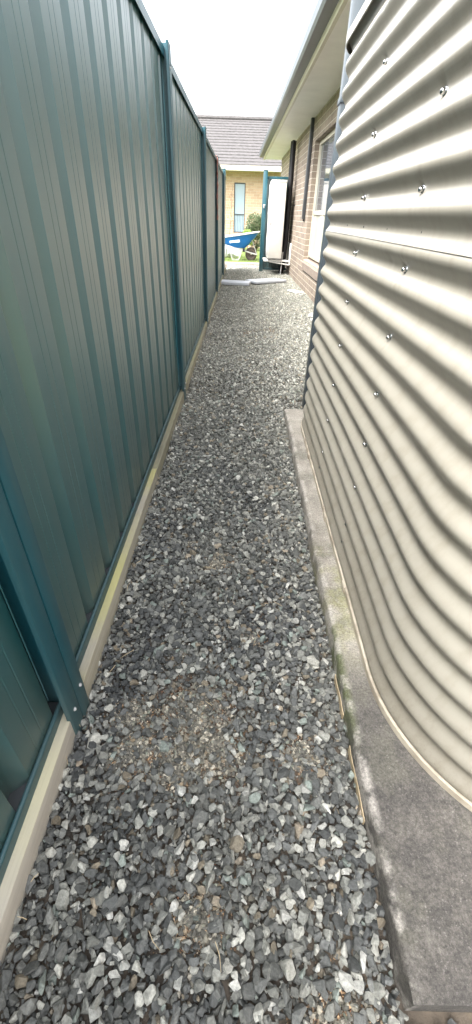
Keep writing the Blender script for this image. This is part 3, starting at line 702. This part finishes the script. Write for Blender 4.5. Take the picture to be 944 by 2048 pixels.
for (dx, dy, r) in ((0, 0, .032), (.035, .10, .028), (-.02, .16, .024)):
    mb = MB(); mb.tube([(.955 + dx, 11.15 + dy, 2.35), (.955 + dx, 11.15 + dy, 1.2), (.95 + dx, 11.16 + dy, .6), (.93 + dx, 11.17 + dy, .3), (.90 + dx, 11.2 + dy, .06), (.89 + dx, 11.24 + dy, -.03)], r, 10); W(mb, 'insulated_pipe', M['black'], hs, 60)
mb = MB(); mb.tube([(.90, 11.05, .45), (.885, 11.05, .25), (.88, 11.07, -.02)], .012, 8); W(mb, 'drain_hose', M['galv'], hs, 60)

# pale boards across the path
def board(name, p0, p1, wd, th, label, z=.012, tilt=0):
    p0 = Vector(p0); p1 = Vector(p1); c = (p0 + p1) / 2; a = math.atan2(p1.y - p0.y, p1.x - p0.x); l = (p1 - p0).length
    e = MB(); e.rbox(-l / 2, l / 2, -wd / 2, wd / 2, 0, th, .004)
    # shallow groove lines along the board
    o = e.build(name, M['plank'], None, 30); o.location = (c.x, c.y, z); o.rotation_euler = (tilt, 0, a)
    return tag(o, label, 'board', 'pale boards lying across the gravel path')
board('pale_board', (-.425 + .01, 9.18, 0), (.155, 9.10, 0), .36, .045, 'pale grey board lying on the gravel with its end at the left fence')
board('pale_board', (.165, 9.35, 0), (.80, 9.78, 0), .36, .040, 'pale grey board on the gravel with its far end near the brick wall', z=.014)

# white scraps
def scrap(loc, s, seed, label):
    v, f = stone_variant(seed, 26, False); mb = MB(); mb.v = [tuple(Vector(map(float, p)) * s + Vector((0, 0, s * .3))) for p in v]; mb.f = [tuple(int(i) for i in t) for t in f]
    o = mb.build('white_scrap', M['plaster'], None); o.location = loc; tag(o, label, 'debris', 'white scraps dropped on the gravel')
scrap((.955, 6.12, .01), .050, 301, 'upright white lump on the gravel against the tank outline')
scrap((.93, 5.85, .005), .036, 305, 'small flat white lump just in front of the upright white lump')
o = None
mb = MB(); mb.rbox(-.08, .08, -.16, .16, 0, .018, .006); o = mb.build('white_offcut', M['plaster'], None, 30); o.location = (.95, 8.3, .012); o.rotation_euler = (0, .03, .4); tag(o, 'flat white offcut lying on gravel between pale boards and brick wall', 'debris')

# ------------------------------------------------------------------ lawn, kerb
lw = MB(); lw.add([(-30, 13.75, -.012), (40, 13.75, -.012), (40, 26, -.012), (-30, 26, -.012)], [(0, 1, 2, 3)]); tag(lw.build('lawn_soil', M['lawnsoil'], fix=False), kind='structure')
kb = MB(); kb.rbox(-3, 3, 13.55, 13.72, -.1, .018, .006); tag(kb.build('garden_kerb', M['kerb'], None, 30), 'low brownish concrete edging between the gravel and the lawn', 'kerb')
n = 26000; gxs = rng.uniform(-2.2, 2.6, n); gys = 13.74 + 7.1 * rng.uniform(0, 1, n) ** 1.5
hts = rng.uniform(.02, .055, n); an = rng.uniform(0, 2 * PI, n); ln = rng.normal(0, .4, (n, 2)); wv = .004
a = np.stack([gxs - np.cos(an) * wv, gys - np.sin(an) * wv, np.full(n, -.012)], 1); b = np.stack([gxs + np.cos(an) * wv, gys + np.sin(an) * wv, np.full(n, -.012)], 1)
t = np.stack([gxs + ln[:, 0] * hts, gys + ln[:, 1] * hts, hts - .012], 1)
V = np.stack([a, b, t], 1).reshape(-1, 3); mb = MB(); mb.v = [tuple(map(float, p)) for p in V]; mb.f = [(3 * i, 3 * i + 1, 3 * i + 2) for i in range(n)]
tag(mb.build('grass', M['grass'], None, fix=False), 'short sunlit green lawn grass beyond the end of the path', 'grass', kind='stuff')

# ------------------------------------------------------------------ wheelbarrow
wb = empty('wheelbarrow', (0, 14.6, 0), 0, 'blue wheelbarrow with SHERLOCK lettering and galvanised frame on the lawn edge', 'wheelbarrow')
Yc = 14.62
def ring_sec(pts): return pts
rim = [(-.66, .545), (.455, .71)]     # rim line x,z
def tub_ring(xl, xr, zl, zr, hw0, hw1, n=28, dy=0):
    out = []
    for k in range(n):
        a = 2 * PI * k / n; c, s_ = math.cos(a), math.sin(a)
        e = .55; u = math.copysign(abs(c) ** e, c); v = math.copysign(abs(s_) ** e, s_)
        t = (u + 1) / 2; x = xl + (xr - xl) * t; z = zl + (zr - zl) * t; hw = hw0 + (hw1 - hw0) * t
        out.append((x, Yc + v * hw, z))
    return out
rings = [tub_ring(-.70, .47, .545, .715, .34, .26), tub_ring(-.68, .452, .535, .70, .325, .245), tub_ring(-.60, .33, .45, .56, .28, .20), tub_ring(-.50, .17, .365, .40, .22, .15), tub_ring(-.40, .06, .325, .31, .17, .11)]
inner = [tub_ring(-.67, .442, .54, .705, .315, .235), tub_ring(-.59, .32, .455, .565, .27, .19), tub_ring(-.49, .16, .373, .41, .21, .14), tub_ring(-.39, .05, .335, .32, .16, .10)]
mb = MB(); allr = rings[::-1] + inner; n = 28
for r in allr: mb.v += r
for j in range(len(allr) - 1):
    for k in range(n): a = j * n + k; b = j * n + (k + 1) % n; mb.f.append((a, b, b + n, a + n))
mb.f.append(tuple(range(n))); mb.f.append(tuple((len(allr) - 1) * n + k for k in range(n)))
tub = W(mb, 'tray', M['blue'], wb, 45)
mb = MB(); mb.tube(tub_ring(-.705, .475, .55, .72, .345, .265) + [tub_ring(-.705, .475, .55, .72, .345, .265)[0]], .014, 8, False); W(mb, 'rim_edge', M['galv'], tub, 60)
# lettering
cu = bpy.data.curves.new('lettering', 'FONT'); cu.body = 'SHERLOCK'; cu.size = .098; cu.extrude = .0015; cu.align_x = 'CENTER'; cu.align_y = 'CENTER'; cu.space_character = 1.12; cu.offset = .0
to = bpy.data.objects.new('tmp_lettering', cu); COL.objects.link(to); bpy.context.view_layer.update()
me = bpy.data.meshes.new_from_object(to.evaluated_get(bpy.context.evaluated_depsgraph_get())); bpy.data.objects.remove(to)
me.materials.clear(); me.materials.append(M['letter']); lo = bpy.data.objects.new('lettering', me); COL.objects.link(lo); lo.parent = tub
for v in me.vertices: v.co.x *= .56
LTILT = (R(90 - 34), R(0), 0)
lo.matrix_parent_inverse = Matrix.Identity(4)
lo.location = (-.245, Yc - .3105 - 14.6, .478); lo.rotation_euler = (R(58), R(-6), 0)
# frame
for sy in (-1, 1):
    mb = MB(); mb.tube([(-1.25, Yc + sy * .30, .50), (-.95, Yc + sy * .29, .49), (-.60, Yc + sy * .25, .40), (-.1, Yc + sy * .17, .285), (.25, Yc + sy * .085, .19), (.42, Yc + sy * .075, .155)], .017, 8); W(mb, 'handle_bar', M['galv'], wb, 60)
    mb = MB(); mb.tube([(.19, Yc + sy * .15, .55), (.27, Yc + sy * .13, .50), (.41, Yc + sy * .08, .165)], .010, 8); W(mb, 'front_stay', M['galv'], wb, 60)
    mb = MB(); mb.tube([(-.02, Yc + sy * .18, .28), (-.07, Yc + sy * .20, .14), (-.12, Yc + sy * .21, .015), (-.30, Yc + sy * .21, .015), (-.34, Yc + sy * .21, .10), (-.36, Yc + sy * .21, .34)], .010, 8); W(mb, 'leg', M['galv'], wb, 60)
    mb = MB(); mb.rbox(-.01, .05, Yc + sy * .15 - .02, Yc + sy * .15 + .02, .22, .31, .005); W(mb, 'tray_mount', M['black'], wb, 60)
wx, wz = .245, .165
mb = MB(); Tw = Matrix.Translation((wx, Yc, wz)) @ rotM(None, (0, -1, 0))
mb.lathe([(.105, -.035), (.13, -.045), (.155, -.04), (.170, -.022), (.174, 0), (.170, .022), (.155, .04), (.13, .045), (.105, .035)], Tw, 36); wh = W(mb, 'wheel', M['tyre'], wb, 50)
for k in range(36):
    pass
mb = MB(); mb.lathe([(.018, -.06), (.025, -.048), (.03, -.03), (.085, -.020), (.108, -.038), (.112, -.034), (.112, .034), (.108, .038), (.085, .020), (.03, .03), (.025, .048), (.018, .06)], Tw, 28); W(mb, 'rim', M['rim'], wh, 40)
mb = MB(); mb.tube([(wx, Yc - .12, wz), (wx, Yc + .12, wz)], .010, 8); W(mb, 'axle', M['galv'], wh, 60)

# white bags behind the barrow
def lump(name, c, sx, sy, sz, seed, m, label, cat, group=None):
    bm = bmesh.new(); bmesh.ops.create_icosphere(bm, subdivisions=4, radius=1); rs = random.Random(seed); o3 = [rs.uniform(0, 6) for _ in range(6)]
    for v in bm.verts:
        p = v.co.copy(); e = .6
        q = Vector([math.copysign(abs(c_) ** e, c_) for c_ in p]); d = 1 + .06 * math.sin(4 * p.x + o3[0] + 3 * p.y) + .05 * math.sin(7 * p.z + 5 * p.x + o3[1]) + .03 * math.sin(13 * p.y + 9 * p.z + o3[2])
        v.co = Vector((q.x * sx * d, q.y * sy * d, sz + max(-sz, q.z * sz * d)))
    me = bpy.data.meshes.new(name); bm.to_mesh(me); bm.free(); me.materials.append(m); me.shade_smooth()
    o = bpy.data.objects.new(name, me); COL.objects.link(o); o.location = c; return tag(o, label, cat, group)
lump('white_bag', (-.30, 15.75, -.01), .27, .20, .15, 3, M['bag'], 'low white filled bag on the lawn seen under the wheelbarrow', 'bag')
lump('white_bag', (-.60, 15.35, -.01), .11, .12, .20, 5, M['bag'], 'taller white filled bag on the lawn beside the left gate post', 'bag')

# ------------------------------------------------------------------ shrubs
def leaf_cloud(name, m, parent, blobs, n, ls, seed):
    r = np.random.default_rng(seed); V = []; F = []
    wts = np.array([b[3] ** 2 for b in blobs]); wts /= wts.sum(); ch = r.choice(len(blobs), n, p=wts)
    for i in range(n):
        bx, by, bz, br, bh = blobs[ch[i]]
        d = r.normal(0, 1, 3); d /= np.linalg.norm(d); rad = r.uniform(.45, 1.08) ** .6
        c = np.array([bx, by, bz]) + d * rad * np.array([br, br, bh]); 
        ax = d + r.normal(0, .6, 3) + np.array([0, 0, .4]); ax /= np.linalg.norm(ax)
        s = np.cross(ax, r.normal(0, 1, 3)); s /= np.linalg.norm(s); L_ = ls * r.uniform(.6, 1.4); k = len(V)
        V += [tuple(c), tuple(c + ax * L_ * .5 + s * L_ * .22), tuple(c + ax * L_), tuple(c + ax * L_ * .5 - s * L_ * .22)]; F.append((k, k + 1, k + 2, k + 3))
    mb = MB(); mb.v = V; mb.f = F; return W(mb, name, m, parent, fix=False)
s1 = empty('garden_shrub', (.42, 19.3, 0), 0, 'dense grey green shrub growing against the far orange brick house', 'shrub')
leaf_cloud('foliage', M['leafd'], s1, [(.40, 19.3, .85, .30, .32), (.62, 19.2, .7, .34, .34), (.30, 19.2, .55, .25, .26), (.55, 19.1, .35, .34, .26), (.85, 19.4, .9, .3, .35)], 9000, .055, 1)
mb = MB()
for (a, b) in (((.45, 19.3, -.02), (.38, 19.3, .8)), ((.5, 19.3, -.02), (.62, 19.25, .8)), ((.5, 19.3, -.02), (.85, 19.4, .8))): mb.tube([a, b], [.022, .008], 6)
W(mb, 'stems', M['bark'], s1)
s2 = empty('garden_shrub', (.18, 18.7, 0), 0, 'small lime green shrub in front of the grey green shrub', 'shrub')
leaf_cloud('foliage', M['leafl'], s2, [(.14, 18.7, .50, .17, .15), (.22, 18.65, .36, .16, .16), (.08, 18.7, .34, .12, .14)], 3200, .045, 2)
mb = MB(); mb.tube([(.17, 18.7, -.02), (.15, 18.7, .45)], [.015, .006], 6); W(mb, 'stems', M['bark'], s2)
s3 = empty('bare_sapling', (-.50, 17.2, 0), 0, 'thin bare sapling standing before the far orange brick wall', 'sapling')
mb = MB(); mb.tube([(-.52, 17.2, -.02), (-.50, 17.2, .45), (-.44, 17.2, .85), (-.43, 17.2, 1.25), (-.40, 17.2, 1.9)], [.012, .010, .008, .006, .003], 6)
for (z, dx, dz) in ((.7, .10, .22), (.85, -.09, .25), (1.0, .09, .2), (1.1, -.10, .3), (1.3, .08, .25), (1.45, -.09, .22), (1.6, .06, .2)): mb.tube([(-.44, 17.2, z), (-.44 + dx * .5, 17.22, z + dz * .6), (-.44 + dx, 17.2, z + dz)], [.005, .004, .002], 5)
W(mb, 'trunk', M['bark'], s3)
leaf_cloud('leaves', M['bark'], s3, [(-.44, 17.2, 1.2, .12, .45)], 46, .045, 5)

# ------------------------------------------------------------------ far house
fh = empty('far_house', (0, 21, 0), 0, 'orange brick house with a tall narrow window beyond the lawn', 'house')
w = MB(); FT = 2.5; a0, a1, b0, b1 = -.42, .03, .50, 2.15
def fq(x0, x1, z0, z1): w.add([(x0, 21, z0), (x1, 21, z0), (x1, 21, z1), (x0, 21, z1)], [(0, 1, 2, 3)])
fq(-7, a0, -.1, FT); fq(a1, 9, -.1, FT); fq(a0, a1, -.1, b0); fq(a0, a1, b1, FT)
w.add([(a0, 21, b0), (a0, 21.1, b0), (a0, 21.1, b1), (a0, 21, b1)], [(0, 1, 2, 3)]); w.add([(a1, 21, b0), (a1, 21.1, b0), (a1, 21.1, b1), (a1, 21, b1)], [(0, 1, 2, 3)])
w.add([(a0, 21, b0), (a1, 21, b0), (a1, 21.1, b0), (a0, 21.1, b0)], [(0, 1, 2, 3)]); w.add([(a0, 21, b1), (a1, 21, b1), (a1, 21.1, b1), (a0, 21.1, b1)], [(0, 1, 2, 3)])
for x in (-7, 9): w.add([(x, 21, -.1), (x, 30, -.1), (x, 30, FT), (x, 21, FT)], [(0, 1, 2, 3)])
W(w, 'wall', M['brick2'], fh, fix=False)
fr = MB(); fr.rbox(a0, a0 + .035, 21.04, 21.09, b0, b1, .003); fr.rbox(a1 - .035, a1, 21.04, 21.09, b0, b1, .003); fr.rbox(a0 + .035, a1 - .035, 21.04, 21.09, b0, b0 + .04, .003); fr.rbox(a0 + .035, a1 - .035, 21.04, 21.09, b1 - .04, b1, .003); fr.rbox(a0 + .035, a1 - .035, 21.035, 21.085, 1.11, 1.145, .003)
fwn = W(fr, 'window', M['dark'], fh)
gq = MB(); gq.box(a0 + .03, a1 - .03, 21.06, 21.066, b0 + .03, b1 - .03); W(gq, 'pane', M['glassb'], fwn)
for xq in np.linspace(a0 + .09, a1 - .09, 5):
    bl = MB(); bl.box(xq - .005, xq + .005, 21.045, 21.055, b0 + .04, 1.11); W(bl, 'security_bar', M['dark'], fwn)
e = MB(); e.rbox(-7.5, 9.5, 20.5, 21, FT, FT + .02, .002); W(e, 'soffit', M['white'], fh)
e = MB(); e.rbox(-7.55, 9.55, 20.38, 20.495, FT - .02, FT + .13, .004); W(e, 'gutter', M['cream'], fh)
r_ = MB(); nr = 16; Tx = Matrix(((0, 0, 1, 0), (1, 0, 0, 0), (0, 1, 0, 0), (0, 0, 0, 1)))
for i in range(nr):
    ya = 20.40 + i * .30; za = FT + .13 + i * .30 * .40
    r_.extr([(ya, za), (ya, za + .035), (ya + .33, za + .33 * .4 + .006), (ya + .33, za + .33 * .4 - .012)], -7.6, 9.6, Tx)
W(r_, 'roof', M['roof'], fh)
e = MB(); e.tube([(-7.6, 25.2, FT + .13 + 16 * .12 + .04), (9.6, 25.2, FT + .13 + 16 * .12 + .04)], .09, 8); W(e, 'ridge', M['roof'], fh)

# ------------------------------------------------------------------ camera (solved from the photograph's vanishing points)
RC = [[0.99954926, -0.02994693, 0.00211354], [0.01561541, 0.57874595, 0.81535838], [0.02564068, 0.81495786, -0.57895272]]
cam = bpy.data.cameras.new('Camera'); co = bpy.data.objects.new('Camera', cam); COL.objects.link(co)
cam.sensor_fit = 'VERTICAL'; cam.sensor_height = 24; cam.sensor_width = 24 * 472 / 1024; cam.lens = 24 * 835.44 / 2048; cam.clip_start = .02; cam.clip_end = 1500
mw = Matrix(((RC[0][0], RC[0][1], -RC[0][2], 0), (RC[1][0], RC[1][1], -RC[1][2], 0), (RC[2][0], RC[2][1], -RC[2][2], 1.095), (0, 0, 0, 1)))
co.matrix_world = mw; scn.camera = co

# ------------------------------------------------------------------ light: bright overcast sky
SUN_EL, SUN_ROT = 54, 232
wd = bpy.data.worlds.new('World'); scn.world = wd; wd.use_nodes = True; nt = wd.node_tree; bg = nt.nodes['Background']
sky = nt.nodes.new('ShaderNodeTexSky'); sky.sky_type = 'NISHITA'; sky.sun_disc = False; sky.sun_elevation = R(SUN_EL); sky.sun_rotation = R(SUN_ROT); sky.dust_density = 5; sky.air_density = 1.2; sky.ozone_density = 1
hs_ = nt.nodes.new('ShaderNodeHueSaturation'); hs_.inputs['Saturation'].default_value = .22; hs_.inputs['Value'].default_value = 1
nt.links.new(sky.outputs[0], hs_.inputs['Color'])
tc = nt.nodes.new('ShaderNodeTexCoord'); nz = nt.nodes.new('ShaderNodeTexNoise'); nz.inputs['Scale'].default_value = 2.2; nz.inputs['Detail'].default_value = 7
mp = nt.nodes.new('ShaderNodeMapping'); mp.inputs['Scale'].default_value = (1, 1, 2.5); nt.links.new(tc.outputs['Generated'], mp.inputs[0]); nt.links.new(mp.outputs[0], nz.inputs['Vector'])
mr = nt.nodes.new('ShaderNodeMapRange'); mr.inputs['From Min'].default_value = .3; mr.inputs['From Max'].default_value = .7; mr.inputs['To Min'].default_value = .8; mr.inputs['To Max'].default_value = 1.25; nt.links.new(nz.outputs['Fac'], mr.inputs['Value'])
mx = nt.nodes.new('ShaderNodeMix'); mx.data_type = 'RGBA'; mx.blend_type = 'MULTIPLY'; mx.inputs[0].default_value = 1
nt.links.new(hs_.outputs[0], mx.inputs[6]); nt.links.new(mr.outputs[0], mx.inputs[7]); nt.links.new(mx.outputs[2], bg.inputs['Color'])
bg.inputs['Strength'].default_value = .15
sl_ = bpy.data.lights.new('Sun', 'SUN'); sl_.energy = 1.1; sl_.angle = R(30); sl_.color = (1, .97, .92)
so_ = bpy.data.objects.new('Sun', sl_); COL.objects.link(so_)
az = R(SUN_ROT); d = Vector((math.sin(az) * math.cos(R(SUN_EL)), math.cos(az) * math.cos(R(SUN_EL)), math.sin(R(SUN_EL))))
so_.rotation_euler = d.to_track_quat('Z', 'Y').to_euler()
vs = scn.view_settings; vs.view_transform = 'Standard'; vs.look = 'None'; vs.gamma = 1; vs.exposure = 2.6; vs.use_curve_mapping = False
scn.cycles.max_bounces = 8; scn.cycles.use_denoising = True
